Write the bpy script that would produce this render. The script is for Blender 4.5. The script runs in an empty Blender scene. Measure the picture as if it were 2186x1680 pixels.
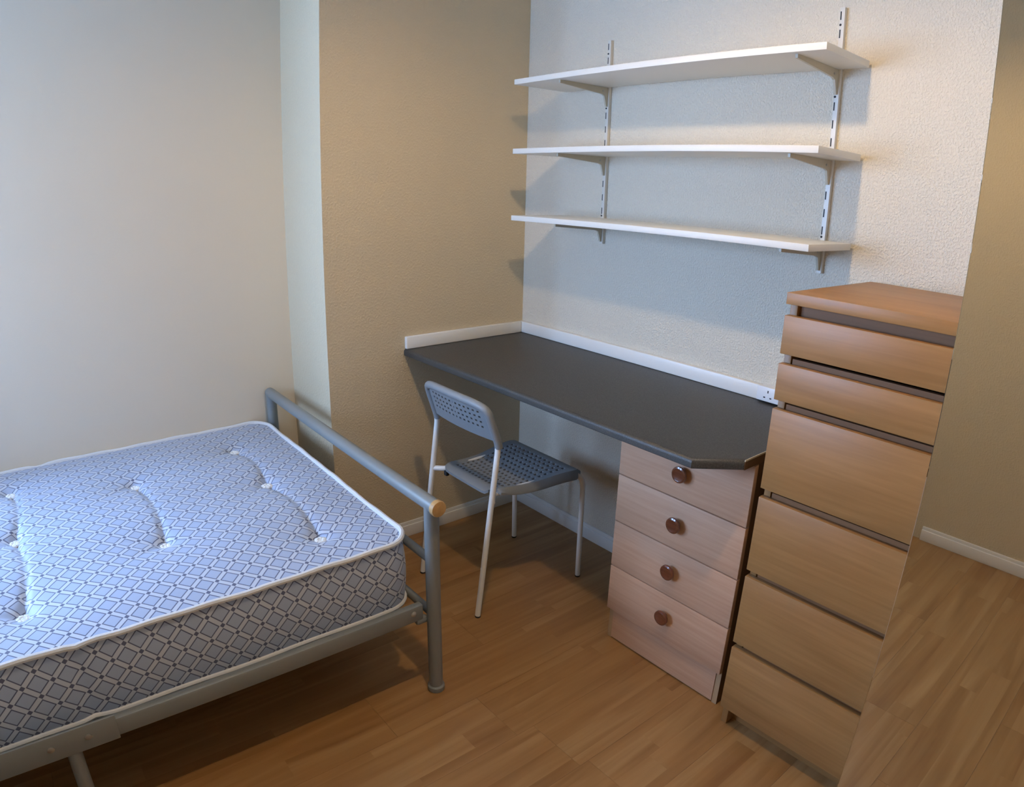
import bpy, bmesh, math, random
from mathutils import Vector, Matrix
random.seed(7)
scene = bpy.context.scene
col = scene.collection

# ---------------------------------------------------------------- camera
CAM = Vector((2.24154, -1.89577, 1.43197))
YAW, PITCH, ROLL = 0.88141, -0.30069, 0.02486
cd = bpy.data.cameras.new('camera')
cam = bpy.data.objects.new('camera', cd); col.objects.link(cam)
f0 = Vector((-math.sin(YAW), math.cos(YAW), 0)); r0 = Vector((math.cos(YAW), math.sin(YAW), 0)); u0 = Vector((0, 0, 1))
fw = f0*math.cos(PITCH) + u0*math.sin(PITCH); up = u0*math.cos(PITCH) - f0*math.sin(PITCH)
r2 = r0*math.cos(ROLL) + up*math.sin(ROLL); u2 = up*math.cos(ROLL) - r0*math.sin(ROLL)
cam.matrix_world = Matrix(((r2.x, u2.x, -fw.x, CAM.x), (r2.y, u2.y, -fw.y, CAM.y), (r2.z, u2.z, -fw.z, CAM.z), (0, 0, 0, 1)))
cd.sensor_fit = 'HORIZONTAL'; cd.sensor_width = 36.0; cd.sensor_height = 36.0*1680/2186; cd.lens = 23.5
cd.clip_start = 0.02
# the photograph's compact camera has strong barrel distortion: a real lens polynomial (angle against image radius)
cd.type = 'PANO'
cd.panorama_type = 'FISHEYE_LENS_POLYNOMIAL'
cd.fisheye_fov = math.radians(170)
cd.fisheye_polynomial_k0 = 0.0
cd.fisheye_polynomial_k1 = -0.0417697
cd.fisheye_polynomial_k2 = 0.0
cd.fisheye_polynomial_k3 = 8.52284e-06
cd.fisheye_polynomial_k4 = 0.0
scene.camera = cam

# ---------------------------------------------------------------- world, exposure
w = bpy.data.worlds.new('daylight'); scene.world = w; w.use_nodes = True
bg = w.node_tree.nodes['Background']
bg.inputs[0].default_value = (0.36, 0.58, 1.0, 1); bg.inputs[1].default_value = 31.5
LAMP_POWER = 34.0; LAMP_COL = (1.0, 0.73, 0.42); LAMP = (1.42, -1.18, 2.30)
vs = scene.view_settings
vs.view_transform = 'Standard'; vs.look = 'None'; vs.gamma = 1.0; vs.use_curve_mapping = False; vs.exposure = 0.0

# room
XL, YS = -0.363, -0.917          # left wall, chimney-breast return
XR, YF, YW, XC = 3.0, -2.37, -3.3, 1.355
ZC = 2.45
XB, YB = -1.2, -2.28             # the left wall ends here; a canted bay opens behind it
# bay facets: start point, heading of the wall, length, window opening u0 u1 z0 z1
CANT = ((XB, -2.30), math.radians(-45), math.sqrt(2)*1.0, (0.22, 1.24, 0.92, 2.00))
FAR = ((-0.20, YW), 0.0, XC+0.20, (0.10, 0.74, 0.92, 2.00))

# daylight portals in the window openings (they only guide the sky's own light)
def facet(F): return Matrix.Translation((F[0][0], F[0][1], 0)) @ Matrix.Rotation(F[1], 4, 'Z')
for F in (CANT, FAR):
    u0_, u1_, za, zb_ = F[3]
    pl = bpy.data.lights.new('window_portal', 'AREA'); pl.shape = 'RECTANGLE'; pl.size = u1_-u0_; pl.size_y = zb_-za
    pl.cycles.is_portal = True
    po = bpy.data.objects.new('window_portal', pl); col.objects.link(po)
    po.matrix_world = facet(F) @ Matrix.Translation(((u0_+u1_)/2, -0.11, (za+zb_)/2)) @ Matrix.Rotation(math.radians(90), 4, 'X')

# ---------------------------------------------------------------- materials
def new_mat(name):
    m = bpy.data.materials.new(name); m.use_nodes = True
    nt = m.node_tree; b = nt.nodes['Principled BSDF']
    return m, nt, b
def N(nt, t, **kw):
    n = nt.nodes.new(t)
    for k, v in kw.items(): setattr(n, k, v)
    return n
def plain(name, c, rough=0.5, metal=0.0, bump=0.0, bscale=200.0, var=0.0, spec=0.5):
    m, nt, b = new_mat(name)
    b.inputs['Base Color'].default_value = (*c, 1); b.inputs['Roughness'].default_value = rough
    b.inputs['Metallic'].default_value = metal; b.inputs['Specular IOR Level'].default_value = spec
    tc = N(nt, 'ShaderNodeTexCoord')
    no = N(nt, 'ShaderNodeTexNoise'); no.inputs['Scale'].default_value = bscale; no.inputs['Detail'].default_value = 3
    nt.links.new(tc.outputs['Object'], no.inputs['Vector'])
    if bump:
        bp = N(nt, 'ShaderNodeBump'); bp.inputs['Strength'].default_value = bump; bp.inputs['Distance'].default_value = 0.002
        nt.links.new(no.outputs['Fac'], bp.inputs['Height']); nt.links.new(bp.outputs['Normal'], b.inputs['Normal'])
    mx = N(nt, 'ShaderNodeMix', data_type='RGBA')
    mx.inputs['A'].default_value = (*[x*(1-var) for x in c], 1); mx.inputs['B'].default_value = (*[min(1, x*(1+var)) for x in c], 1)
    nt.links.new(no.outputs['Fac'], mx.inputs['Factor']); nt.links.new(mx.outputs['Result'], b.inputs['Base Color'])
    return m
def woodchip(name, c, strength, scale=175.0):
    m, nt, b = new_mat(name)
    b.inputs['Roughness'].default_value = 0.75; b.inputs['Specular IOR Level'].default_value = 0.25
    tc = N(nt, 'ShaderNodeTexCoord')
    n1 = N(nt, 'ShaderNodeTexNoise'); n1.inputs['Scale'].default_value = scale; n1.inputs['Detail'].default_value = 2.5; n1.inputs['Roughness'].default_value = 0.55
    mp = N(nt, 'ShaderNodeMapping'); mp.inputs['Scale'].default_value = (1, 1, 0.9)
    nt.links.new(tc.outputs['Object'], mp.inputs['Vector']); nt.links.new(mp.outputs['Vector'], n1.inputs['Vector'])
    rp = N(nt, 'ShaderNodeValToRGB'); rp.color_ramp.elements[0].position = 0.42; rp.color_ramp.elements[1].position = 0.68
    nt.links.new(n1.outputs['Fac'], rp.inputs['Fac'])
    n2 = N(nt, 'ShaderNodeTexNoise'); n2.inputs['Scale'].default_value = 1.6; n2.inputs['Detail'].default_value = 3
    nt.links.new(tc.outputs['Object'], n2.inputs['Vector'])
    mx = N(nt, 'ShaderNodeMix', data_type='RGBA')
    mx.inputs['A'].default_value = (*[x*0.96 for x in c], 1); mx.inputs['B'].default_value = (*[min(1, x*1.04) for x in c], 1)
    nt.links.new(n2.outputs['Fac'], mx.inputs['Factor']); nt.links.new(mx.outputs['Result'], b.inputs['Base Color'])
    bp = N(nt, 'ShaderNodeBump'); bp.inputs['Strength'].default_value = strength; bp.inputs['Distance'].default_value = 0.0022
    nt.links.new(rp.outputs['Color'], bp.inputs['Height']); nt.links.new(bp.outputs['Normal'], b.inputs['Normal'])
    return m
def wood(name, dark, light, axis, fine=90.0, rough=0.45, contrast=(0.3, 0.7), figure=0.5, coat=0.0):
    """grain running along axis; every object gets its own cut of it"""
    m, nt, b = new_mat(name)
    tc = N(nt, 'ShaderNodeTexCoord'); oi = N(nt, 'ShaderNodeObjectInfo')
    mu = N(nt, 'ShaderNodeMath', operation='MULTIPLY'); mu.inputs[1].default_value = 23.7
    nt.links.new(oi.outputs['Random'], mu.inputs[0])
    ad = N(nt, 'ShaderNodeVectorMath', operation='ADD')
    nt.links.new(tc.outputs['Object'], ad.inputs[0]); nt.links.new(mu.outputs[0], ad.inputs[1])
    def noise(scales, detail, dist=0.0):
        mp = N(nt, 'ShaderNodeMapping'); mp.inputs['Scale'].default_value = scales
        nt.links.new(ad.outputs[0], mp.inputs['Vector'])
        n = N(nt, 'ShaderNodeTexNoise'); n.inputs['Scale'].default_value = 1.0; n.inputs['Detail'].default_value = detail; n.inputs['Distortion'].default_value = dist
        nt.links.new(mp.outputs['Vector'], n.inputs['Vector']); return n
    s = [fine]*3; s[axis] = fine*0.045
    g = noise(s, 4, 0.3)
    s = [fine*0.13]*3; s[axis] = fine*0.016
    h = noise(s, 3, 1.2)
    mx = N(nt, 'ShaderNodeMix', data_type='FLOAT'); mx.inputs['Factor'].default_value = figure
    nt.links.new(g.outputs['Fac'], mx.inputs['A']); nt.links.new(h.outputs['Fac'], mx.inputs['B'])
    rp = N(nt, 'ShaderNodeValToRGB')
    rp.color_ramp.elements[0].position = contrast[0]; rp.color_ramp.elements[0].color = (*dark, 1)
    rp.color_ramp.elements[1].position = contrast[1]; rp.color_ramp.elements[1].color = (*light, 1)
    nt.links.new(mx.outputs['Result'], rp.inputs['Fac'])
    nt.links.new(rp.outputs['Color'], b.inputs['Base Color'])
    b.inputs['Roughness'].default_value = rough; b.inputs['Coat Weight'].default_value = coat
    bp = N(nt, 'ShaderNodeBump'); bp.inputs['Strength'].default_value = 0.06; bp.inputs['Distance'].default_value = 0.001
    nt.links.new(g.outputs['Fac'], bp.inputs['Height']); nt.links.new(bp.outputs['Normal'], b.inputs['Normal'])
    return m
def floor_mat():
    """three-strip laminate: each board printed with three strips of staggered oak blocks, grain along y"""
    m, nt, b = new_mat('oak_laminate')
    tc = N(nt, 'ShaderNodeTexCoord'); oi = N(nt, 'ShaderNodeObjectInfo')
    sx = N(nt, 'ShaderNodeSeparateXYZ'); nt.links.new(tc.outputs['Object'], sx.inputs[0])
    def M(op, a, bb=None):
        n = N(nt, 'ShaderNodeMath', operation=op)
        for i, v in enumerate((a, bb)):
            if v is None: continue
            if isinstance(v, (int, float)): n.inputs[i].default_value = v
            else: nt.links.new(v, n.inputs[i])
        return n.outputs[0]
    strip = M('FLOOR', M('MULTIPLY', M('ADD', sx.outputs['X'], 10*0.19), 3/0.19))
    rnd = M('MULTIPLY', oi.outputs['Random'], 31.0)
    wn = N(nt, 'ShaderNodeTexWhiteNoise', noise_dimensions='2D')
    cv = N(nt, 'ShaderNodeCombineXYZ'); nt.links.new(strip, cv.inputs['X']); nt.links.new(rnd, cv.inputs['Y'])
    nt.links.new(cv.outputs[0], wn.inputs['Vector'])
    block = M('FLOOR', M('ADD', M('MULTIPLY', sx.outputs['Y'], 1/0.85), M('MULTIPLY', wn.outputs['Value'], 7)))
    wn2 = N(nt, 'ShaderNodeTexWhiteNoise', noise_dimensions='3D')
    cv2 = N(nt, 'ShaderNodeCombineXYZ'); nt.links.new(strip, cv2.inputs['X']); nt.links.new(rnd, cv2.inputs['Y']); nt.links.new(block, cv2.inputs['Z'])
    nt.links.new(cv2.outputs[0], wn2.inputs['Vector'])
    off = M('MULTIPLY', wn2.outputs['Value'], 40.0)
    ad = N(nt, 'ShaderNodeVectorMath', operation='ADD'); nt.links.new(tc.outputs['Object'], ad.inputs[0]); nt.links.new(off, ad.inputs[1])
    def noise(sc, d, dist):
        mp = N(nt, 'ShaderNodeMapping'); mp.inputs['Scale'].default_value = sc; nt.links.new(ad.outputs[0], mp.inputs['Vector'])
        n = N(nt, 'ShaderNodeTexNoise'); n.inputs['Scale'].default_value = 1.0; n.inputs['Detail'].default_value = d; n.inputs['Distortion'].default_value = dist
        nt.links.new(mp.outputs['Vector'], n.inputs['Vector']); return n.outputs['Fac']
    g = noise((60, 2.0, 60), 4, 0.3); h = noise((10, 0.75, 10), 4, 1.6)
    v = M('ADD', M('ADD', M('MULTIPLY', g, 0.20), M('MULTIPLY', h, 0.73)), M('MULTIPLY', wn2.outputs['Value'], 0.07))
    rp = N(nt, 'ShaderNodeValToRGB')
    e = rp.color_ramp.elements
    e[0].position = 0.30; e[0].color = (0.24, 0.112, 0.036, 1)
    e[1].position = 0.72; e[1].color = (0.44, 0.262, 0.112, 1)
    k = e.new(0.5); k.color = (0.34, 0.178, 0.064, 1)
    nt.links.new(v, rp.inputs['Fac']); nt.links.new(rp.outputs['Color'], b.inputs['Base Color'])
    b.inputs['Roughness'].default_value = 0.36; b.inputs['Specular IOR Level'].default_value = 0.45
    return m
def fabric_mat():
    """woven damask: pale squares outlined in navy, light bands between, navy dot on each crossing (uv in metres)"""
    m, nt, b = new_mat('mattress_damask')
    tc = N(nt, 'ShaderNodeTexCoord')
    mp = N(nt, 'ShaderNodeMapping'); mp.inputs['Rotation'].default_value = (0, 0, math.radians(45)); mp.inputs['Scale'].default_value = (1/0.0455,)*3
    nt.links.new(tc.outputs['UV'], mp.inputs['Vector'])
    sx = N(nt, 'ShaderNodeSeparateXYZ'); nt.links.new(mp.outputs['Vector'], sx.inputs[0])
    def M(op, a, bb=None):
        n = N(nt, 'ShaderNodeMath', operation=op)
        for i, v in enumerate((a, bb)):
            if v is None: continue
            if isinstance(v, (int, float)): n.inputs[i].default_value = v
            else: nt.links.new(v, n.inputs[i])
        return n.outputs[0]
    def d(o): return M('ABSOLUTE', M('SUBTRACT', M('FRACT', M('ADD', o, 100.0)), 0.5))   # 0 centre of square .. 0.5 band axis
    u, v = d(sx.outputs['X']), d(sx.outputs['Y'])
    mxv = M('MAXIMUM', u, v); mnv = M('MINIMUM', u, v)
    band = M('GREATER_THAN', mxv, 0.36)
    line = M('MULTIPLY', M('MULTIPLY', M('GREATER_THAN', mxv, 0.325), M('LESS_THAN', mxv, 0.385)), M('LESS_THAN', mnv, 0.385))
    dot = M('GREATER_THAN', mnv, 0.395)
    m1 = N(nt, 'ShaderNodeMix', data_type='RGBA'); m1.inputs['A'].default_value = (0.37, 0.44, 0.59, 1); m1.inputs['B'].default_value = (0.51, 0.555, 0.64, 1)
    nt.links.new(band, m1.inputs['Factor'])
    m2 = N(nt, 'ShaderNodeMix', data_type='RGBA'); m2.inputs['B'].default_value = (0.075, 0.085, 0.16, 1)
    nt.links.new(m1.outputs['Result'], m2.inputs['A']); nt.links.new(M('MULTIPLY', M('MAXIMUM', line, dot), 0.94), m2.inputs['Factor'])
    nt.links.new(m2.outputs['Result'], b.inputs['Base Color'])
    b.inputs['Roughness'].default_value = 0.5; b.inputs['Sheen Weight'].default_value = 0.15; b.inputs['Specular IOR Level'].default_value = 0.35
    bp = N(nt, 'ShaderNodeBump'); bp.inputs['Strength'].default_value = 0.25; bp.inputs['Distance'].default_value = 0.001
    nt.links.new(M('SUBTRACT', 1.0, line), bp.inputs['Height']); nt.links.new(bp.outputs['Normal'], b.inputs['Normal'])
    return m
def mirror_mat():
    m, nt, b = new_mat('mirror_glass')
    b.inputs['Metallic'].default_value = 1.0; b.inputs['Roughness'].default_value = 0.012
    b.inputs['Base Color'].default_value = (0.84, 0.85, 0.82, 1); return m
def pane_mat():
    m, nt, b = new_mat('window_glass')
    t = N(nt, 'ShaderNodeBsdfTransparent'); g = N(nt, 'ShaderNodeBsdfGlossy'); g.inputs['Roughness'].default_value = 0.0
    fr = N(nt, 'ShaderNodeFresnel'); fr.inputs['IOR'].default_value = 1.45
    mx = N(nt, 'ShaderNodeMixShader'); nt.links.new(fr.outputs[0], mx.inputs[0]); nt.links.new(t.outputs[0], mx.inputs[1]); nt.links.new(g.outputs[0], mx.inputs[2])
    nt.links.new(mx.outputs[0], nt.nodes['Material Output'].inputs['Surface']); return m
def emit_mat(name, c, s):
    m, nt, b = new_mat(name); b.inputs['Base Color'].default_value = (0.9, 0.9, 0.9, 1)
    b.inputs['Emission Color'].default_value = (*c, 1); b.inputs['Emission Strength'].default_value = s; return m
def shade_mat():
    m, nt, b = new_mat('cream_fabric_shade')
    d = N(nt, 'ShaderNodeBsdfDiffuse'); d.inputs['Color'].default_value = (0.70, 0.62, 0.48, 1)
    t = N(nt, 'ShaderNodeBsdfTranslucent'); t.inputs['Color'].default_value = (0.75, 0.62, 0.42, 1)
    mx = N(nt, 'ShaderNodeMixShader'); mx.inputs[0].default_value = 0.65
    nt.links.new(d.outputs[0], mx.inputs[1]); nt.links.new(t.outputs[0], mx.inputs[2])
    nt.links.new(mx.outputs[0], nt.nodes['Material Output'].inputs['Surface']); return m
def worktop_mat():
    m, nt, b = new_mat('charcoal_laminate')
    tc = N(nt, 'ShaderNodeTexCoord')
    n = N(nt, 'ShaderNodeTexNoise'); n.inputs['Scale'].default_value = 380; n.inputs['Detail'].default_value = 2
    nt.links.new(tc.outputs['Object'], n.inputs['Vector'])
    rp = N(nt, 'ShaderNodeValToRGB'); rp.color_ramp.elements[0].position = 0.35; rp.color_ramp.elements[0].color = (0.034, 0.032, 0.028, 1)
    rp.color_ramp.elements[1].position = 0.7; rp.color_ramp.elements[1].color = (0.078, 0.074, 0.066, 1)
    nt.links.new(n.outputs['Fac'], rp.inputs['Fac']); nt.links.new(rp.outputs['Color'], b.inputs['Base Color'])
    bp = N(nt, 'ShaderNodeBump'); bp.inputs['Strength'].default_value = 0.2; bp.inputs['Distance'].default_value = 0.0006
    nt.links.new(n.outputs['Fac'], bp.inputs['Height']); nt.links.new(bp.outputs['Normal'], b.inputs['Normal'])
    b.inputs['Roughness'].default_value = 0.48; b.inputs['Specular IOR Level'].default_value = 0.45
    return m

MAT = dict(
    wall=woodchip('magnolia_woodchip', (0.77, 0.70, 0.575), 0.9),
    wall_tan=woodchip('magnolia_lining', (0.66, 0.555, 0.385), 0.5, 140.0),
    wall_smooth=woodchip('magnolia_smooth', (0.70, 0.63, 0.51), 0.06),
    ceiling=plain('ceiling_white', (0.80, 0.78, 0.73), 0.9, bump=0.1),
    skirting=plain('skirting_gloss', (0.83, 0.81, 0.76), 0.35, bump=0.05),
    white=plain('white_melamine', (0.78, 0.76, 0.70), 0.4, var=0.02),
    enamel=plain('white_enamel', (0.70, 0.67, 0.60), 0.35),
    bracket=plain('cream_enamel_steel', (0.52, 0.47, 0.36), 0.4),
    dark=plain('slot_black', (0.015, 0.015, 0.017), 0.7),
    plastic=plain('white_plastic', (0.80, 0.80, 0.80), 0.3),
    grey_plastic=plain('grey_plastic', (0.25, 0.265, 0.275), 0.42, bump=0.08, bscale=500),
    tube_white=plain('white_powder_coat', (0.85, 0.83, 0.79), 0.35),
    rubber=plain('black_rubber', (0.02, 0.02, 0.02), 0.7),
    silver=plain('silver_grey_paint', (0.25, 0.265, 0.26), 0.38, metal=0.25, bump=0.04, bscale=600),
    steel=plain('zinc_bolt', (0.45, 0.44, 0.42), 0.35, metal=0.8),
    capwood=wood('beech_cap', (0.42, 0.23, 0.08), (0.58, 0.36, 0.15), 0, 120),
    fabric=fabric_mat(),
    piping=plain('white_piping', (0.72, 0.72, 0.72), 0.7, bump=0.5, bscale=420),
    tuft=plain('white_felt_tuft', (0.80, 0.80, 0.78), 0.9, bump=0.8, bscale=300),
    ped=wood('pale_pink_oak', (0.51, 0.295, 0.18), (0.62, 0.385, 0.25), 0, 110, 0.5, (0.3, 0.7), 0.4),
    pededge=wood('pale_oak_edge', (0.42, 0.27, 0.14), (0.52, 0.36, 0.21), 2, 110, 0.5),
    pedside=wood('brown_board', (0.10, 0.045, 0.02), (0.15, 0.07, 0.03), 2, 90, 0.5),
    knob=wood('mahogany_knob', (0.12, 0.035, 0.015), (0.20, 0.062, 0.027), 0, 120, 0.22, coat=0.6),
    oak=wood('oak_veneer', (0.27, 0.128, 0.039), (0.40, 0.205, 0.07), 0, 95, 0.42, (0.28, 0.72), 0.5),
    oak_y=wood('oak_veneer_side', (0.27, 0.128, 0.039), (0.40, 0.205, 0.07), 2, 95, 0.42),
    oak_recess_shade=wood('oak_shaded_recess', (0.20, 0.088, 0.03), (0.27, 0.125, 0.046), 0, 95, 0.6),  # same oak, darkened: the shade in the drawer gaps is put into the colour
    worktop=worktop_mat(),
    rawedge=plain('cream_laminate_edge', (0.62, 0.54, 0.38), 0.6),
    chip=plain('raw_chipboard', (0.15, 0.075, 0.03), 0.8, bump=0.4, bscale=400, var=0.3),
    mirror=mirror_mat(), wardrobe=plain('wardrobe_white', (0.68, 0.65, 0.58), 0.4),
    floor=floor_mat(), screed=plain('underlay', (0.10, 0.06, 0.03), 0.9),
    frame=plain('window_upvc', (0.82, 0.82, 0.80), 0.3), glass=pane_mat(),
    shade=shade_mat(),
    bulb=emit_mat('bulb_glow', LAMP_COL, LAMP_POWER/(math.pi*4*math.pi*0.035**2)),
)

# ---------------------------------------------------------------- mesh helpers
def box(bm, x0, x1, y0, y1, z0, z1, bev=0.0, seg=2):
    vs_ = [bm.verts.new(p) for p in ((x0,y0,z0),(x1,y0,z0),(x1,y1,z0),(x0,y1,z0),(x0,y0,z1),(x1,y0,z1),(x1,y1,z1),(x0,y1,z1))]
    fs = [bm.faces.new([vs_[i] for i in q]) for q in ((0,3,2,1),(4,5,6,7),(0,1,5,4),(1,2,6,5),(2,3,7,6),(3,0,4,7))]
    if bev:
        es = list({e for f in fs for e in f.edges})
        bmesh.ops.bevel(bm, geom=es, offset=bev, segments=seg, profile=0.5, affect='EDGES')
def B(*a, **k):
    bm = bmesh.new(); box(bm, *a, **k); return bm
def tube(bm, pts, r, seg=14, closed=False, caps=True):
    pts = [Vector(p) for p in pts]; n = len(pts)
    tans = []
    for i in range(n):
        a = pts[(i-1) % n] if (closed or i > 0) else pts[i]; c = pts[(i+1) % n] if (closed or i < n-1) else pts[i]
        tans.append((c-a).normalized())
    nrm = tans[0].orthogonal().normalized(); rings = []
    for i in range(n):
        if i: 
            q = tans[i-1].rotation_difference(tans[i]); nrm = (q @ nrm).normalized()
        bi = tans[i].cross(nrm)
        rr = r[i] if isinstance(r, (list, tuple)) else r
        rings.append([bm.verts.new(pts[i] + (nrm*math.cos(t) + bi*math.sin(t))*rr) for t in (2*math.pi*k/seg for k in range(seg))])
    for i in range(n if closed else n-1):
        A, C = rings[i], rings[(i+1) % n]
        sh = 0
        if closed and i == n-1:
            sh = min(range(seg), key=lambda s: (A[0].co-C[s].co).length)
        for k in range(seg): bm.faces.new((A[k], A[(k+1) % seg], C[(k+1+sh) % seg], C[(k+sh) % seg]))
    if caps and not closed:
        bm.faces.new(rings[0][::-1]); bm.faces.new(rings[-1])
def fillet(pts, rad, seg=6):
    pts = [Vector(p) for p in pts]; out = [pts[0]]
    for i in range(1, len(pts)-1):
        a = (pts[i-1]-pts[i]); c = (pts[i+1]-pts[i]); d = min(rad, a.length*0.49, c.length*0.49)
        p0 = pts[i]+a.normalized()*d; p2 = pts[i]+c.normalized()*d
        for k in range(seg+1):
            t = k/seg; out.append(p0*(1-t)**2 + pts[i]*2*t*(1-t) + p2*t*t)
    out.append(pts[-1]); return out
def lathe(bm, prof, org, axis, seg=24):
    """prof: (radius, distance along axis)"""
    axis = Vector(axis).normalized(); n = axis.orthogonal().normalized(); b2 = axis.cross(n); org = Vector(org)
    rings = []
    for r, h in prof:
        if r < 1e-6: rings.append([bm.verts.new(org+axis*h)])
        else: rings.append([bm.verts.new(org+axis*h+(n*math.cos(2*math.pi*k/seg)+b2*math.sin(2*math.pi*k/seg))*r) for k in range(seg)])
    for A, C in zip(rings, rings[1:]):
        for k in range(seg):
            l = (k+1) % seg
            if len(A) == 1 and len(C) == 1: continue
            if len(A) == 1: bm.faces.new((A[0], C[l], C[k]))
            elif len(C) == 1: bm.faces.new((A[k], A[l], C[0]))
            else: bm.faces.new((A[k], A[l], C[l], C[k]))
def prism(bm, poly, z0, z1, bev=0.0):
    lo = [bm.verts.new((x, y, z0)) for x, y in poly]; hi = [bm.verts.new((x, y, z1)) for x, y in poly]
    n = len(poly); fs = [bm.faces.new(lo[::-1]), bm.faces.new(hi)]
    for i in range(n): fs.append(bm.faces.new((lo[i], lo[(i+1) % n], hi[(i+1) % n], hi[i])))
    return fs
def link(name, bm, mat, parent=None, base=(0, 0, 0), angle=35):
    bmesh.ops.recalc_face_normals(bm, faces=bm.faces)
    bmesh.ops.translate(bm, verts=bm.verts, vec=-Vector(base))
    me = bpy.data.meshes.new(name); 
    for f in bm.faces: f.smooth = True
    bm.to_mesh(me); bm.free()
    me.set_sharp_from_angle(angle=math.radians(angle))
    me.materials.append(MAT[mat])
    o = bpy.data.objects.new(name, me); col.objects.link(o)
    if parent: o.parent = parent
    else: o.location = base
    return o
class Thing:
    def __init__(s, name, label, cat, base, group=None):
        s.base = Vector(base); s.o = bpy.data.objects.new(name, None); col.objects.link(s.o); s.o.location = s.base
        s.o.empty_display_size = 0.1
        s.o['label'] = label; s.o['category'] = cat
        if group: s.o['group'] = group
    def part(s, name, bm, mat, parent=None, label=None, angle=35):
        o = link(name, bm, mat, parent or s.o, s.base, angle)
        if label: o['label'] = label
        return o
def struct(name, bm, mat, label=None):
    o = link(name, bm, mat); o['kind'] = 'structure'
    if label: o['label'] = label
    return o
def tag(o, label, cat, group=None):
    o['label'] = label; o['category'] = cat
    if group: o['group'] = group
    return o
def single(name, bm, mat, label, cat, base, group=None):
    return tag(link(name, bm, mat, None, base), label, cat, group)

# ---------------------------------------------------------------- room shell
T = 0.12
struct('wall_back', B(0.0, XR+T, 0, T, 0, ZC), 'wall', 'cream woodchip wall behind the shelves and worktop')
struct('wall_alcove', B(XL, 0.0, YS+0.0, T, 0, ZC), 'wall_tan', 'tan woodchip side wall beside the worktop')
struct('wall_left', B(XL-T, XL, YB, T, 0, ZC), 'wall_smooth', 'plain cream wall beside the bed')
struct('wall_bay', B(XB-T, XL-T, YB, YB+T, 0, ZC), 'wall_smooth')
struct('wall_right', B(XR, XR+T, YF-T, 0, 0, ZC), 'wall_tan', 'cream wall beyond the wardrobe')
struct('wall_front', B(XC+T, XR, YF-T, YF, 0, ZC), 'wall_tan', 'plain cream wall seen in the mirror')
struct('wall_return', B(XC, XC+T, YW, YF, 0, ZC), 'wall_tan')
for F, nm in ((CANT, 'wall_canted'), (FAR, 'wall_far')):
    bm = bmesh.new(); a, c, z0, z1 = F[3]; L = F[2]
    e0 = 0.12 if nm == 'wall_canted' else 0.0
    for q in ((-e0, a, 0, ZC), (c, L+e0*0.4, 0, ZC), (a, c, 0, z0), (a, c, z1, ZC)): box(bm, q[0], q[1], -T, 0, q[2], q[3])
    bmesh.ops.transform(bm, matrix=facet(F), verts=bm.verts)
    struct(nm, bm, 'wall_smooth')
struct('ceiling', B(XB-T, XR+T, YW-T, T, ZC, ZC+0.1), 'ceiling')
fl = struct('floor', B(XB-T, XR+T, YW-T, T, -0.06, -0.008), 'screed', 'oak coloured laminate floor of long boards')
# laminate boards: each its own piece
edges = [XL] + [1.165-0.19*k for k in range(7, -1, -1)] + [1.355+0.19*k for k in range(0, 9)] + [XR]
known = {0.785: -1.228, 1.165: -0.90, 1.735: -1.136}
boards = []
for i in range(len(edges)-1):
    a, c = edges[i], edges[i+1]
    if c-a < 0.02: continue
    ylo = YW if a < 1.34 else YF; yhi = 0.0 if a > -0.05 else YS
    j = next((v for k, v in known.items() if abs(k-a) < 0.01), -0.35-random.random()*1.2)
    cuts = sorted({ylo, yhi} | {j+1.285*k for k in range(-4, 5) if ylo+0.05 < j+1.285*k < yhi-0.05})
    for y0, y1 in zip(cuts, cuts[1:]): boards.append((a, c, y0, y1))
boards.append((0.0, 0.025, YS, 0.0))
for k in range(5):
    a = max(XB, XL-0.19*(k+1)); boards.append((a, XL-0.19*k, max(YW, -3.5-a), YB))
for a, c, y0, y1 in boards:
    bm = bmesh.new(); g = 0.00025
    cx, cy_ = (a+c)/2, (y0+y1)/2
    box(bm, a-cx+g, c-cx-g, y0-cy_+g, y1-cy_-g, -0.008, 0)
    me = bpy.data.meshes.new('board'); bm.to_mesh(me); bm.free(); me.materials.append(MAT['floor'])
    o = bpy.data.objects.new('floor_board', me); col.objects.link(o); o.parent = fl; o.location = (cx, cy_, 0)
# skirting with a small stepped moulding
def skirt(name, x0, x1, y0, y1, side):
    bm = bmesh.new(); t = 0.015; h = 0.066
    lo = dict(back=(x0, x1, -t, 0), left=(x0, x0+t, y0, y1), front=(x0, x1, y0, y0+t), right=(x1-t, x1, y0, y1))[side]
    t2 = 0.009
    hi = dict(back=(x0, x1, -t2, 0), left=(x0, x0+t2, y0, y1), front=(x0, x1, y0, y0+t2), right=(x1-t2, x1, y0, y1))[side]
    box(bm, *lo, 0, h*0.78, bev=0.002); box(bm, *hi, h*0.7, h, bev=0.003)
    struct(name, bm, 'skirting')
skirt('baseboard_back', 0.0, XR, 0, 0, 'back')
skirt('baseboard_alcove', 0.0, 0.015, YS, -0.0155, 'left')
bm = bmesh.new(); box(bm, XL, 0.0, YS-0.015, YS, 0, 0.051, bev=0.002); box(bm, XL, 0.0, YS-0.009, YS, 0.046, 0.066, bev=0.003)
struct('baseboard_strip', bm, 'skirting')
skirt('baseboard_left', XL, XL, YB, YS-0.0155, 'left')
skirt('baseboard_front', XC+T, XR, YF, YF, 'front')
# white upstands that close the worktop against the walls
struct('trim_1', B(0.0, 1.1915, -0.018, 0, 0.8105, 0.859, bev=0.004), 'skirting', 'white upstand strip behind the worktop')
struct('trim_2', B(0.0, 0.018, -0.594, -0.0185, 0.8105, 0.859, bev=0.004), 'skirting', 'white upstand strip on the tan wall')
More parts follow.
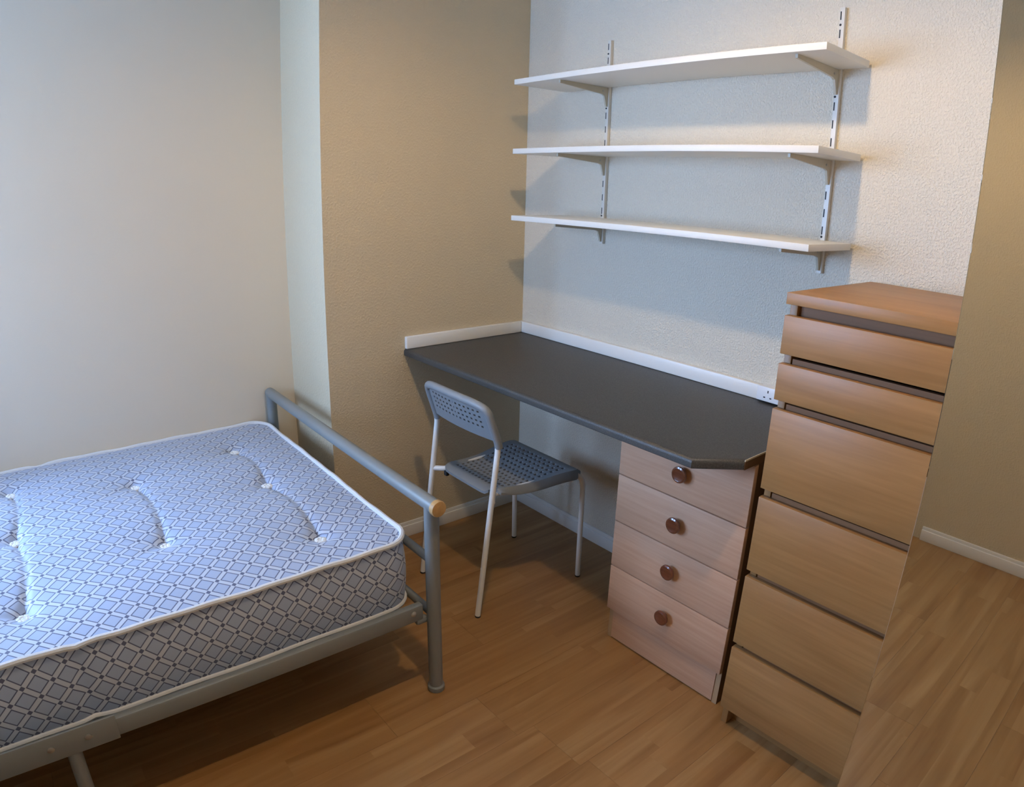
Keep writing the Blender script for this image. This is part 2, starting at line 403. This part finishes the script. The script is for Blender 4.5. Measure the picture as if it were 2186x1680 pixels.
# windows in the bay over the head of the bed, out of the frame
for F, nm, lab in ((CANT, 'window_1', 'wide white framed window in the canted wall beyond the bed'), (FAR, 'window_2', 'narrow white framed window beyond the bed head')):
    x0, x1, z0, z1 = F[3]; f = 0.045; mw = facet(F)
    def loc(bm): bmesh.ops.transform(bm, matrix=mw, verts=bm.verts); return bm
    bm = bmesh.new(); xm = (x0+x1)/2
    bars = [(x0, x0+f, z0, z1), (x1-f, x1, z0, z1), (x0+f, x1-f, z0, z0+f), (x0+f, x1-f, z1-f, z1)]
    if x1-x0 > 0.8: bars.append((xm-0.022, xm+0.022, z0+f, z1-f))
    for a in bars: box(bm, a[0], a[1], -0.09, -0.03, a[2], a[3], bev=0.004)
    wo = struct(nm, loc(bm), 'frame', lab)
    for a, c in (((x0+f, xm-0.022), (xm+0.022, x1-f)) if x1-x0 > 0.8 else ((x0+f, x1-f),)):
        link('pane', loc(B(a, c, -0.062, -0.058, z0+f, z1-f)), 'glass', wo)
    link('window_sill', loc(B(x0-0.04, x1+0.04, 0.0, 0.05, z0-0.03, z0, bev=0.005)), 'frame', wo)

# ---------------------------------------------------------------- wardrobe with mirror doors
wx0, wx1 = 1.9007, 2.90
t = Thing('wardrobe', 'tall wardrobe with full-height mirror doors beside the oak chest', 'wardrobe', ((wx0+wx1)/2, -0.3, 0))
t.part('side_panel', B(wx0+0.002, wx0+0.02, -0.575, -0.025, 0, 2.05), 'wardrobe')
t.part('side_panel', B(wx1-0.02, wx1, -0.575, -0.025, 0, 2.05), 'wardrobe')
t.part('top_panel', B(wx0+0.02, wx1-0.02, -0.575, -0.025, 2.03, 2.05), 'wardrobe')
t.part('back_panel', B(wx0+0.02, wx1-0.02, -0.03, -0.025, 0.06, 2.03), 'wardrobe')
t.part('plinth', B(wx0+0.02, wx1-0.02, -0.565, -0.55, 0, 0.06), 'wardrobe')
t.part('bottom_panel', B(wx0+0.02, wx1-0.02, -0.575, -0.03, 0.06, 0.078), 'wardrobe')
xm = (wx0+wx1)/2
for a, c in ((wx0, xm-0.001), (xm+0.001, wx1)):
    d = t.part('door', B(a+0.001, c-0.001, -0.594, -0.576, 0.05, 2.045), 'wardrobe')
    t.part('mirror', B(a, c, -0.600, -0.5945, 0.05, 2.045, bev=0.0015, seg=1), 'mirror', d, 'frameless mirror sheet', angle=20)

# ---------------------------------------------------------------- tall oak chest of six drawers
cx0, cx1, cyf, cyb = 1.4965, 1.8965, -0.4923, -0.0165
t = Thing('chest_of_drawers', 'tall narrow oak chest with six handleless drawers beside the mirror wardrobe', 'chest', ((cx0+cx1)/2, (cyf+cyb)/2, 0))
t.part('top_panel', B(cx0, cx1, cyf, cyb, 1.2035, 1.23, bev=0.0012), 'oak')
for a, c in ((cx0+0.001, cx0+0.019), (cx1-0.019, cx1-0.001)):
    t.part('side_panel', B(a, c, cyf+0.022, cyb, 0, 1.2035, bev=0.0008), 'oak_y')
t.part('back_panel', B(cx0+0.019, cx1-0.019, cyb-0.006, cyb, 0.04, 1.2035), 'oak_y')
t.part('front_rail', B(cx0+0.019, cx1-0.019, cyf+0.034, cyf+0.05, 1.150, 1.2035), 'oak_recess_shade')
fr = [(1.0890, 1.1780), (0.9790, 1.0660), (0.7530, 0.9570), (0.5230, 0.7290), (0.2960, 0.5030), (0.0700, 0.2780)]
for k, (a, c) in enumerate(fr):
    d = t.part('drawer', B(cx0, cx1, cyf, cyf+0.020, a, c, bev=0.0012), 'oak')
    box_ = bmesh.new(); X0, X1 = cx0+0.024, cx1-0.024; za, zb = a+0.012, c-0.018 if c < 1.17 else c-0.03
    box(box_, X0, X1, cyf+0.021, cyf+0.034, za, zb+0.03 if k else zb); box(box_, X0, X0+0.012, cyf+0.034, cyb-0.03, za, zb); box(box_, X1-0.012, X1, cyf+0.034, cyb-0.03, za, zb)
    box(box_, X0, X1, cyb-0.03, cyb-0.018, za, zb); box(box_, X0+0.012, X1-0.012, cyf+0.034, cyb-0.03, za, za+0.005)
    t.part('drawer_box', box_, 'oak_recess_shade', d)
t.part('plinth', B(cx0+0.019, cx1-0.019, cyf+0.055, cyf+0.07, 0, 0.062), 'oak')

# ---------------------------------------------------------------- pedestal of four drawers under the worktop
px0, px1, pyf = 0.998, 1.449, -0.4435
t = Thing('drawer_pedestal', 'pale wood four-drawer pedestal with round brown knobs under the worktop', 'drawers', ((px0+px1)/2, -0.23, 0))
ZU = 0.782
for a, c in ((px0+0.001, px0+0.018), (px1-0.018, px1-0.001)):
    s = t.part('side_panel', B(a, c, pyf+0.018, -0.03, 0, ZU), 'pedside')
    t.part('edge_strip', B(a, c, pyf+0.0165, pyf+0.018, 0, ZU-0.001), 'pededge', s)
t.part('back_panel', B(px0+0.018, px1-0.018, -0.036, -0.03, 0.02, ZU), 'pedside')
t.part('plinth', B(px0+0.0185, px1-0.0185, pyf+0.014, pyf+0.03, 0.006, 0.135), 'ped')
fr = [(0.6050, 0.779), (0.4470, 0.6015), (0.2870, 0.4435), (0.122, 0.2835)]
for k, (a, c) in enumerate(fr):
    d = t.part('drawer', B(px0, px1, pyf, pyf+0.016, a, c, bev=0.0014), 'ped')
    kz = (0.686, 0.529, 0.374, 0.214)[k]
    bm = bmesh.new()
    lathe(bm, [(0.009, -0.002), (0.009, 0.008), (0.012, 0.011), (0.0225, 0.014), (0.0245, 0.018), (0.0235, 0.0225), (0.019, 0.0245), (0.016, 0.0235), (0.010, 0.0225), (0, 0.022)], (1.231, pyf, kz), (0, -1, 0))
    t.part('knob', bm, 'knob', d, 'turned dark brown knob')

# ---------------------------------------------------------------- worktop
t = Thing('worktop', 'long charcoal laminate worktop fixed between the walls with a clipped corner', 'desk', (0.72, -0.3, 0.782))
zt, zb = 0.810, 0.782
yf = -0.5976; xe, xq, yc = 1.4468, 1.3587, -0.4986
# swept section with post-formed (rounded) front edge, mitred along front, clipped corner
def off(dy):                                    # outline inset by dy from the front and clipped edges
    L = math.hypot(xe-xq, yc-yf); nx, ny = -(yc-yf)/L, (xe-xq)/L     # inward normal of the clipped edge
    # front line y = yf+dy ; clip line through (xq,yf)+n*dy
    px, py = xq+nx*dy, yf+ny*dy; dx, dyy = (xe-xq)/L, (yc-yf)/L
    s1 = (yf+dy-py)/dyy; q = (px+dx*s1, yf+dy)
    s2 = (xe-px)/dx; e = (xe, py+dyy*s2)
    return [(0.0005, -0.0005), (0.0005, yf+dy), q, e, (xe, -0.0005)]
bm = bmesh.new(); R = 0.012; rings = []
for dy, z in [(0.006, zb), (0.0, zb+0.004)] + [(R*(1-math.cos(a)), zt-R+R*math.sin(a)) for a in [math.pi/2*k/6 for k in range(7)]]:
    rings.append([bm.verts.new((x, y, z)) for x, y in off(dy)])
bm.faces.new(rings[0][::-1]); bm.faces.new(rings[-1])
for A, C in zip(rings, rings[1:]):
    for i in range(5): bm.faces.new((A[i], A[(i+1) % 5], C[(i+1) % 5], C[i]))
sl = t.part('slab', bm, 'worktop', angle=30)
t.part('end_edge', B(xe+0.0002, xe+0.0012, yc+0.002, -0.02, zb+0.001, zt-0.0042), 'chip', sl, 'bare brown chipboard end')
t.part('laminate_lip', B(xe+0.0002, xe+0.0022, yc+0.0005, -0.02, zt-0.004, zt+0.0004), 'rawedge', sl, 'thin cream laminate lip')

# ---------------------------------------------------------------- double socket on the upstand
sx0, sx1, sz0, sz1, sy = 1.192, 1.338, 0.8165, 0.8625, -0.036
t = Thing('double_socket', 'white double mains socket at the end of the worktop upstand', 'socket', ((sx0+sx1)/2, -0.018, sz0))
t.part('back_box', B(sx0+0.004, sx1-0.004, sy+0.007, -0.0005, sz0+0.004, sz1-0.001), 'plastic')
fp = t.part('face_plate', B(sx0, sx1, sy, sy+0.007, sz0, sz1, bev=0.0025), 'plastic')
for c in (1.232, 1.298):
    t.part('pin_slot', B(c-0.002, c+0.002, sy-0.0003, sy+0.002, 0.8445, 0.8525), 'dark', fp)
    for s in (-1, 1):
        t.part('pin_slot', B(c+s*0.011-0.0033, c+s*0.011+0.0033, sy-0.0003, sy+0.002, 0.8275, 0.8315), 'dark', fp)

# ---------------------------------------------------------------- shelving
SX0, SX1, SD = 0.2405, 1.4249, -0.2716
tops = (1.8185, 1.5694, 1.3257)
words = ('topmost', 'middle', 'lowest')
for zt_, wd in zip(tops, words):
    o = single('wall_shelf', B(SX0, SX1, SD, -0.0155, zt_-0.0185, zt_, bev=0.001), 'white', 'long white shelf board, %s of the three above the worktop' % wd, 'shelf', ((SX0+SX1)/2, SD/2, zt_-0.0185), 'white shelves above the worktop')
for ux, lab in ((0.4600, 'white slotted upright with three brackets, nearer the tan wall'), (1.3355, 'white slotted upright with three brackets, above the oak chest side')):
    t = Thing('shelf_upright', lab, 'shelf bracket', (ux, -0.006, 1.231), 'slotted shelf uprights')
    bm = bmesh.new()
    box(bm, ux-0.0072, ux+0.0066, -0.0135, -0.012, 1.231, 1.969)
    box(bm, ux-0.0072, ux-0.0058, -0.012, -0.0005, 1.231, 1.969); box(bm, ux+0.0052, ux+0.0066, -0.012, -0.0005, 1.231, 1.969)
    rail = t.part('rail', bm, 'enamel')
    z = 1.947
    while z > 1.24:
        t.part('slot', B(ux-0.0060, ux-0.0025, -0.0138, -0.0125, z-0.0115, z+0.0115), 'dark', rail); z -= 0.0495
    for z in (1.922, 1.726, 1.53, 1.335):
        bm = bmesh.new(); lathe(bm, [(0, 0.0155), (0.0028, 0.015), (0.0034, 0.0138), (0.0034, 0.012)], (ux-0.0042, 0, z), (0, -1, 0), 10)
        t.part('screw', bm, 'dark', rail)
    for zt_ in tops:
        zs = zt_-0.019
        prof = [(-0.250, zs), (-0.0138, zs), (-0.0138, zs-0.068), (-0.0200, zs-0.068), (-0.0330, zs-0.030), (-0.045, zs-0.025), (-0.250, zs-0.010)]
        bm = bmesh.new()
        lo = [bm.verts.new((ux-0.0055, y, z)) for y, z in prof]; hi = [bm.verts.new((ux+0.0015, y, z)) for y, z in prof]
        bm.faces.new(lo); bm.faces.new(hi[::-1])
        for i in range(len(prof)): bm.faces.new((lo[i], hi[i], hi[(i+1) % len(prof)], lo[(i+1) % len(prof)]))
        br = t.part('bracket', bm, 'bracket')
        bm = bmesh.new(); lathe(bm, [(0.0035, -0.0002), (0.0035, 0.0012), (0, 0.002)], (ux+0.0015, -0.040, zs-0.014), (1, 0, 0), 10)
        t.part('rivet', bm, 'steel', br)

# ---------------------------------------------------------------- chair
t = Thing('chair', 'grey perforated plastic chair on white tube legs, drawn up to the worktop', 'chair', (0.47, -0.48, 0))
RT = 0.0098
for sx, fx, rx in ((-1, 0.281, 0.292), (1, 0.668, 0.648)):
    bm = bmesh.new()
    ins = fx - sx*0.042
    tube(bm, fillet([(fx, -0.249, 0.006), (fx, -0.254, 0.434), (ins, -0.345, 0.432), (ins - sx*0.020, -0.622, 0.434), (rx, -0.655, 0.428)], 0.05, 7), RT)
    lg = t.part('leg', bm, 'tube_white')
    bm = bmesh.new(); lathe(bm, [(0, 0), (0.0095, 0), (0.0104, 0.002), (0.0104, 0.005), (0.009, 0.007)], (fx, -0.249, 0.0), (0, 0, 1), 14)
    t.part('rubber_foot', bm, 'rubber', lg)
    bm = bmesh.new()
    tube(bm, fillet([(rx, -0.712, 0.006), (rx, -0.632, 0.630), (rx-sx*0.002, -0.657, 0.705)], 0.04, 6), RT)
    lg = t.part('leg', bm, 'tube_white')
    bm = bmesh.new(); lathe(bm, [(0, 0), (0.0095, 0), (0.0104, 0.002), (0.0104, 0.005), (0.009, 0.007)], (rx, -0.712, 0.0), (0, 0, 1), 14)
    t.part('rubber_foot', bm, 'rubber', lg)
def perforated(nu, nv, mu0, mu1, mv0, mv1, hu, hv, fn, thick, flange=None):
    """sheet over (u,v) in 0..1 with an nu x nv field of holes inside the margins; fn(u,v,depth)->point"""
    bm = bmesh.new(); cache = {}
    def vert(u, v, s):
        k = (round(u, 5), round(v, 5), s)
        if k not in cache: cache[k] = bm.verts.new(fn(u, v, s*thick))
        return cache[k]
    def quad(a, b_, c, d):
        for s in (0, 1):
            q = [vert(*p, s) for p in (a, b_, c, d)]
            try: bm.faces.new(q if s == 0 else q[::-1])
            except ValueError: pass
    us = [0.0, mu0*0.45] + [mu0+(mu1-mu0)*i/nu for i in range(nu+1)] + [1-(1-mu1)*0.45, 1.0]
    vs_ = [0.0, mv0*0.45] + [mv0+(mv1-mv0)*j/nv for j in range(nv+1)] + [1-(1-mv1)*0.45, 1.0]
    for i in range(len(us)-1):
        for j in range(len(vs_)-1):
            a, b_, c, d = us[i], us[i+1], vs_[j], vs_[j+1]
            if 2 <= i < nu+2 and 2 <= j < nv+2:
                cu, cv = (a+b_)/2, (c+d)/2; du, dv = (b_-a)*hu/2, (d-c)*hv/2
                stag = 0
                o_ = [(a, c), (b_, c), (b_, d), (a, d)]
                h_ = [(cu-du, cv-dv), (cu+du, cv-dv), (cu+du, cv+dv), (cu-du, cv+dv)]
                for k in range(4):
                    l = (k+1) % 4
                    quad(o_[k], o_[l], h_[l], h_[k])
                    q = [vert(*h_[k], 0), vert(*h_[l], 0), vert(*h_[l], 1), vert(*h_[k], 1)]
                    bm.faces.new(q)
            else: quad((a, c), (b_, c), (b_, d), (a, d))
    for i in range(len(us)-1):
        for v in (0.0, 1.0): bm.faces.new((vert(us[i], v, 0), vert(us[i+1], v, 0), vert(us[i+1], v, 1), vert(us[i], v, 1)))
    for j in range(len(vs_)-1):
        for u in (0.0, 1.0): bm.faces.new((vert(u, vs_[j], 0), vert(u, vs_[j+1], 0), vert(u, vs_[j+1], 1), vert(u, vs_[j], 1)))
    return bm
def seat_fn(u, v, dpt):
    # v: 0 back .. 1 front ; u: 0 left .. 1 right
    y = -0.642 + 0.395*v
    xl = 0.322 + (0.272-0.322)*min(1, v*1.15); xr = 0.622 + (0.678-0.622)*min(1, v*1.15)
    e = 2*u-1; f = 2*v-1
    rc = 0.05*max(0, abs(e)-0.8)**2/0.04*max(0, abs(f)-0.8)/0.2      # round the corners
    x = xl + (xr-xl)*u - math.copysign(rc*0.5, e)
    y -= math.copysign(rc*0.45, f)
    z = 0.449 - 0.016*math.sin(math.pi*min(1, v/0.8))**2*(1-0.4*e*e) + 0.005*v
    z += 0.010*max(0, abs(e)-0.75)/0.25*(1-v*0.8)
    z -= 0.022*max(0, (abs(e)-0.93)/0.07)**1.5*(0.45+0.55*min(1, v*4)) + 0.009*max(0, (abs(f)-0.94)/0.06)**1.5*(1-abs(e)**6)
    if v > 0.9: z -= 0.012*((v-0.9)/0.1)**2
    return (x, y, z-dpt)
t.part('seat', perforated(13, 12, 0.11, 0.89, 0.10, 0.87, 0.5, 0.55, seat_fn, 0.009), 'grey_plastic', angle=50)
def back_fn(u, v, dpt):
    # v: 0 bottom .. 1 top
    e = 2*u-1
    zlo, zhi = 0.640, 0.768
    hi = zhi - 0.050*max(0, (abs(e)-0.80)/0.20)**2.2
    z = zlo + (hi-zlo)*v
    x = 0.470 + 0.182*e - math.copysign(0.006*v, e)
    yb = -0.634 - 0.044*(z-0.630)/0.128
    y = yb - 0.016*(1-e*e)
    return (x, y+dpt-0.004, z)
bm = perforated(13, 4, 0.10, 0.90, 0.26, 0.82, 0.45, 0.36, back_fn, 0.007)
path = fillet([(0.292, -0.6315, 0.618), (0.291, -0.6355, 0.636), (0.296, -0.677, 0.752), (0.345, -0.690, 0.764), (0.47, -0.697, 0.767), (0.595, -0.690, 0.764), (0.644, -0.677, 0.752), (0.649, -0.6355, 0.636), (0.648, -0.6315, 0.618)], 0.035, 6)
tube(bm, path, 0.0138, 12)
t.part('backrest', bm, 'grey_plastic', angle=50)
t.part('under_clip', B(0.338, 0.356, -0.640, -0.626, 0.412, 0.430, bev=0.003), 'rubber')

# ---------------------------------------------------------------- bed frame
t = Thing('bed_frame', 'silver-grey tubular metal bed frame with a low round foot rail', 'bed', (0.27, -2.0, 0))
BY, BZ, BXR, BXL, HY = -1.030, 0.622, 0.868, -0.330, -3.04
for py, ztop in ((BY, BZ), (HY, 0.95)):
    for x in (BXR, BXL):
        bm = bmesh.new(); tube(bm, [(x, py, 0.012), (x, py, ztop)], 0.0205, 24)
        p = t.part('post', bm, 'silver')
        bm = bmesh.new(); lathe(bm, [(0, 0), (0.0245, 0), (0.026, 0.004), (0.0255, 0.016), (0.0215, 0.020), (0.0205, 0.020)], (x, py, 0), (0, 0, 1), 24)
        t.part('foot_cap', bm, 'silver', p)
    bm = bmesh.new(); tube(bm, [(BXL-0.012, py, ztop), (BXR+0.022, py, ztop)], 0.0205, 24)
    r_ = t.part('top_rail', bm, 'silver')
    bm = bmesh.new(); lathe(bm, [(0.0205, 0), (0.0222, 0.001), (0.0228, 0.012), (0.0215, 0.0165), (0.014, 0.0185), (0, 0.0188)], (BXR+0.0222, py, ztop), (1, 0, 0), 28)
    t.part('end_cap', bm, 'capwood', r_, 'round beech end cap')
    bm = bmesh.new(); lathe(bm, [(0.0205, 0), (0.018, 0.008), (0, 0.011)], (BXL-0.0122, py, ztop), (-1, 0, 0), 24)
    t.part('end_cap', bm, 'silver', r_)
    for z in (0.448, 0.272) + ((0.75,) if ztop > 0.7 else ()):
        bm = bmesh.new(); tube(bm, [(BXL+0.018, py, z), (BXR-0.018, py, z)], 0.0125, 16)
        t.part('cross_rail', bm, 'silver')
for sgn, xo in ((1, 0.862), (-1, -0.322)):
    bm = bmesh.new()
    a, c = (xo-0.024, xo) if sgn > 0 else (xo, xo+0.024)
    box(bm, a, c, -3.01, BY-0.030, 0.264, 0.314, bev=0.005)
    la, lc = (xo-0.06, xo-0.02) if sgn > 0 else (xo+0.02, xo+0.06)
    box(bm, la, lc, -3.01, BY-0.045, 0.270, 0.277)
    sr = t.part('side_rail', bm, 'silver')
    xb = xo if sgn > 0 else xo
    bm = bmesh.new(); lathe(bm, [(0.009, -0.001), (0.009, 0.002), (0.006, 0.0045), (0, 0.0055)], (xb, BY-0.062, 0.294), (sgn, 0, 0), 18)
    t.part('bolt', bm, 'steel', sr)
    bm = bmesh.new(); box(bm, min(a, c)+0.001, max(a, c)-0.001, BY-0.052, BY-0.012, 0.246, 0.268, bev=0.008)
    t.part('hook_plate', bm, 'silver', sr)
    bm = bmesh.new()
    pa, pc = (xo+0.0005, xo+0.006) if sgn > 0 else (xo-0.006, xo-0.0005)
    box(bm, pa, pc, -2.30, -1.885, 0.262, 0.330, bev=0.002)
    jp = t.part('joint_plate', bm, 'silver', sr)
    for y in (-1.95, -2.03, -2.16):
        bm = bmesh.new(); lathe(bm, [(0.008, -0.001), (0.008, 0.002), (0, 0.005)], (pc if sgn > 0 else pa, y, 0.297), (sgn, 0, 0), 14)
        t.part('bolt', bm, 'steel', jp)
    bm = bmesh.new(); tube(bm, [(xo-sgn*0.012, -1.988, 0.0), (xo-sgn*0.012, -1.988, 0.268)], 0.0165, 16)
    t.part('middle_leg', bm, 'silver')
for k in range(12):
    y = -1.14-0.165*k
    t.part('slat', B(-0.285, 0.825, y-0.03, y+0.03, 0.2772, 0.2855), 'capwood')

# ---------------------------------------------------------------- mattress
t = Thing('mattress', 'blue-grey diamond patterned tufted mattress with white piping on the bed', 'mattress', (0.23, -2.0, 0.286))
MX0, MX1, MY0, MY1, MZ0, MZ1 = -0.352, 0.812, -2.985, -1.062, 0.2875, 0.503
CR = 0.075; mcx, mcy, hx, hy = (MX0+MX1)/2, (MY0+MY1)/2, (MX1-MX0)/2, (MY1-MY0)/2
tufts = []
for k in range(5):
    y = -1.262-0.38*k
    if k == 0: tufts += [(-0.118, y), (0.231, y), (0.655, y)]
    elif k % 2: tufts += [(0.005, y), (0.458, y)]
    else: tufts += [(-0.165, y), (0.212, y), (0.622, y)]
links = []
for i, a in enumerate(tufts):
    for c in tufts[i+1:]:
        d = math.hypot(a[0]-c[0], a[1]-c[1])
        if d < 0.47: links.append((a, c))
def segd(px, py, a, c):
    vx, vy = c[0]-a[0], c[1]-a[1]; L2 = vx*vx+vy*vy
    s = max(0, min(1, ((px-a[0])*vx+(py-a[1])*vy)/L2))
    qx, qy = a[0]+s*vx, a[1]+s*vy
    nx, ny = -vy, vx; L = math.sqrt(L2)
    bow = 0.022*math.sin(math.pi*s)
    return math.hypot(px-qx-nx/L*bow, py-qy-ny/L*bow), s
def rr(dx, dy):                                      # distance to rounded-rectangle outline along a direction
    dx, dy = abs(dx), abs(dy); sc = 1/max(dx/hx, dy/hy)
    x, y = dx*sc, dy*sc
    if x > hx-CR and y > hy-CR:
        ox, oy = hx-CR, hy-CR; bq = dx*ox+dy*oy; aq = dx*dx+dy*dy; cq = ox*ox+oy*oy-CR*CR
        s = (bq+math.sqrt(max(0, bq*bq-aq*cq)))/aq; return s/sc
    return 1.0
def topz(x, y, m):
    z = MZ1 + 0.016*(1-m**6)
    for tx, ty in tufts:
        d2 = (x-tx)**2+(y-ty)**2
        z -= 0.010*math.exp(-d2/0.030**2) + 0.013*math.exp(-d2/0.12**2)
    cr = 0
    for a, c in links:
        if min(a[1], c[1])-0.1 < y < max(a[1], c[1])+0.1:
            d, s = segd(x, y, a, c)
            if d < 0.08:
                fade = (0.30+0.70*abs(2*s-1)**1.3)*(1.0 if abs(a[1]-c[1]) < 0.1 else 0.4*max(0, 1-2.2*s))
                cr = max(cr, fade*(0.013*math.exp(-(d/0.008)**2)+0.006*math.exp(-(d/0.03)**2)))
    z -= cr*min(1, (1-m)*8)
    z += 0.002*math.sin(9*x+3)*math.sin(7*y)
    return z
NX, NY = 150, 250
bm = bmesh.new(); uvl = bm.loops.layers.uv.new('UVMap')
def gp(i, j):
    a, c = 2*i/NX-1, 2*j/NY-1
    m = max(abs(a), abs(c)); k = 1.0
    if m > 1e-6: k = 1+(rr(a*hx, c*hy)-1)*m**6
    return mcx+a*hx*k, mcy+c*hy*k, m
grid = [[None]*(NY+1) for _ in range(NX+1)]
for i in range(NX+1):
    for j in range(NY+1):
        x, y, m = gp(i, j); grid[i][j] = bm.verts.new((x, y, topz(x, y, m)))
for i in range(NX):
    for j in range(NY):
        f = bm.faces.new((grid[i][j], grid[i+1][j], grid[i+1][j+1], grid[i][j+1]))
        for l in f.loops: l[uvl].uv = (l.vert.co.x, l.vert.co.y)
loop = [grid[i][0] for i in range(NX)]+[grid[NX][j] for j in range(NY)]+[grid[i][NY] for i in range(NX, 0, -1)]+[grid[0][j] for j in range(NY, 0, -1)]
n = len(loop); P0 = [v.co.copy() for v in loop]
nrm = []
for i in range(n):
    tg = P0[(i+1) % n]-P0[i-1]; nrm.append(Vector((tg.y, -tg.x, 0)).normalized())
arc = [0.0]
for i in range(n): arc.append(arc[-1]+(P0[(i+1) % n].xy-P0[i].xy).length)
prev = loop; zr = MZ1; NR = 12
for r_ in range(1, NR+1):
    s = r_/NR; ring = []
    for i in range(n):
        bulge = 0.010*math.sin(math.pi*s) - 0.007*math.exp(-((P0[i].y+1.93)/0.018)**2)*math.sin(math.pi*s)
        p = P0[i]+nrm[i]*bulge
        ring.append(bm.verts.new((p.x, p.y, P0[i].z+(MZ0-P0[i].z)*s)))
    for i in range(n):
        l_ = (i+1) % n
        f = bm.faces.new((prev[i], ring[i], ring[l_], prev[l_]))
        uv = {prev[i]: (arc[i], -(s-1/NR)*(MZ1-MZ0)), ring[i]: (arc[i], -s*(MZ1-MZ0)), ring[l_]: (arc[i+1], -s*(MZ1-MZ0)), prev[l_]: (arc[i+1], -(s-1/NR)*(MZ1-MZ0))}
        for l in f.loops: l[uvl].uv = uv[l.vert]
    prev = ring
f = bm.faces.new(prev[::-1])
for l in f.loops: l[uvl].uv = (l.vert.co.x, l.vert.co.y)
t.part('cover', bm, 'fabric', angle=50)
for zz, nm in ((None, 'top'), (MZ0+0.011, 'bottom')):
    bm = bmesh.new()
    pts = []
    for i in range(0, n, 3):
        p = P0[i]+nrm[i]*0.003
        z = P0[i].z+0.001 if zz is None else zz
        z += 0.0022*math.sin(arc[i]*31)*math.sin(arc[i]*13) if zz is None else 0.0015*math.sin(arc[i]*19)
        z -= 0.006*math.exp(-((p.y+1.92)/0.02)**2)*(1 if zz is None else -1.2)
        pts.append((p.x, p.y, z))
    tube(bm, pts, 0.0078 if zz is None else 0.0068, 8, closed=True)
    t.part('piping', bm, 'piping')
for tx, ty in tufts:
    bm = bmesh.new(); z = topz(tx, ty, 0.0)+0.0075
    for k in range(6):
        a = k*math.pi/3+tx*9; rad = 0.0105+random.random()*0.002
        lathe(bm, [(0, -0.004), (0.007, -0.002), (0.0085, 0.003), (0.006, 0.0075), (0, 0.009)], (tx+math.cos(a)*rad, ty+math.sin(a)*rad, z), (math.cos(a)*0.3, math.sin(a)*0.3, 1), 8)
    lathe(bm, [(0, -0.002), (0.007, 0), (0.007, 0.005), (0, 0.009)], (tx, ty, z), (0, 0, 1), 8)
    t.part('tuft', bm, 'tuft')

# ---------------------------------------------------------------- ceiling pendant (the room's warm lamp, above the frame)
t = Thing('pendant_lamp', 'cream fabric shade with a warm bulb hanging from the ceiling', 'lamp', (LAMP[0], LAMP[1], ZC))
bm = bmesh.new(); lathe(bm, [(0, 0), (0.045, 0), (0.045, 0.012), (0.02, 0.022), (0, 0.022)], (LAMP[0], LAMP[1], ZC), (0, 0, -1), 24)
t.part('ceiling_rose', bm, 'plastic')
bm = bmesh.new(); lathe(bm, [(0.012, 0.02), (0.016, 0.035), (0.016, 0.075), (0.013, 0.082), (0, 0.082)], (LAMP[0], LAMP[1], ZC), (0, 0, -1), 18)
h = t.part('lamp_holder', bm, 'plastic')
bm = bmesh.new(); lathe(bm, [(0, -0.035)] + [(0.035*math.cos(a), 0.035*math.sin(a)) for a in [math.radians(q) for q in range(-80, 61, 10)]] + [(0.014, 0.042), (0.013, 0.055)], LAMP, (0, 0, 1), 24)
t.part('bulb', bm, 'bulb', h, 'glowing warm bulb')
bm = bmesh.new(); prof = [(0.080, 0.095), (0.170, -0.050)]
rings = [[bm.verts.new((LAMP[0]+r*math.cos(2*math.pi*k/40), LAMP[1]+r*math.sin(2*math.pi*k/40), LAMP[2]+z)) for k in range(40)] for r, z in prof]
for k in range(40): bm.faces.new((rings[0][k], rings[0][(k+1) % 40], rings[1][(k+1) % 40], rings[1][k]))
t.part('lamp_shade', bm, 'shade')
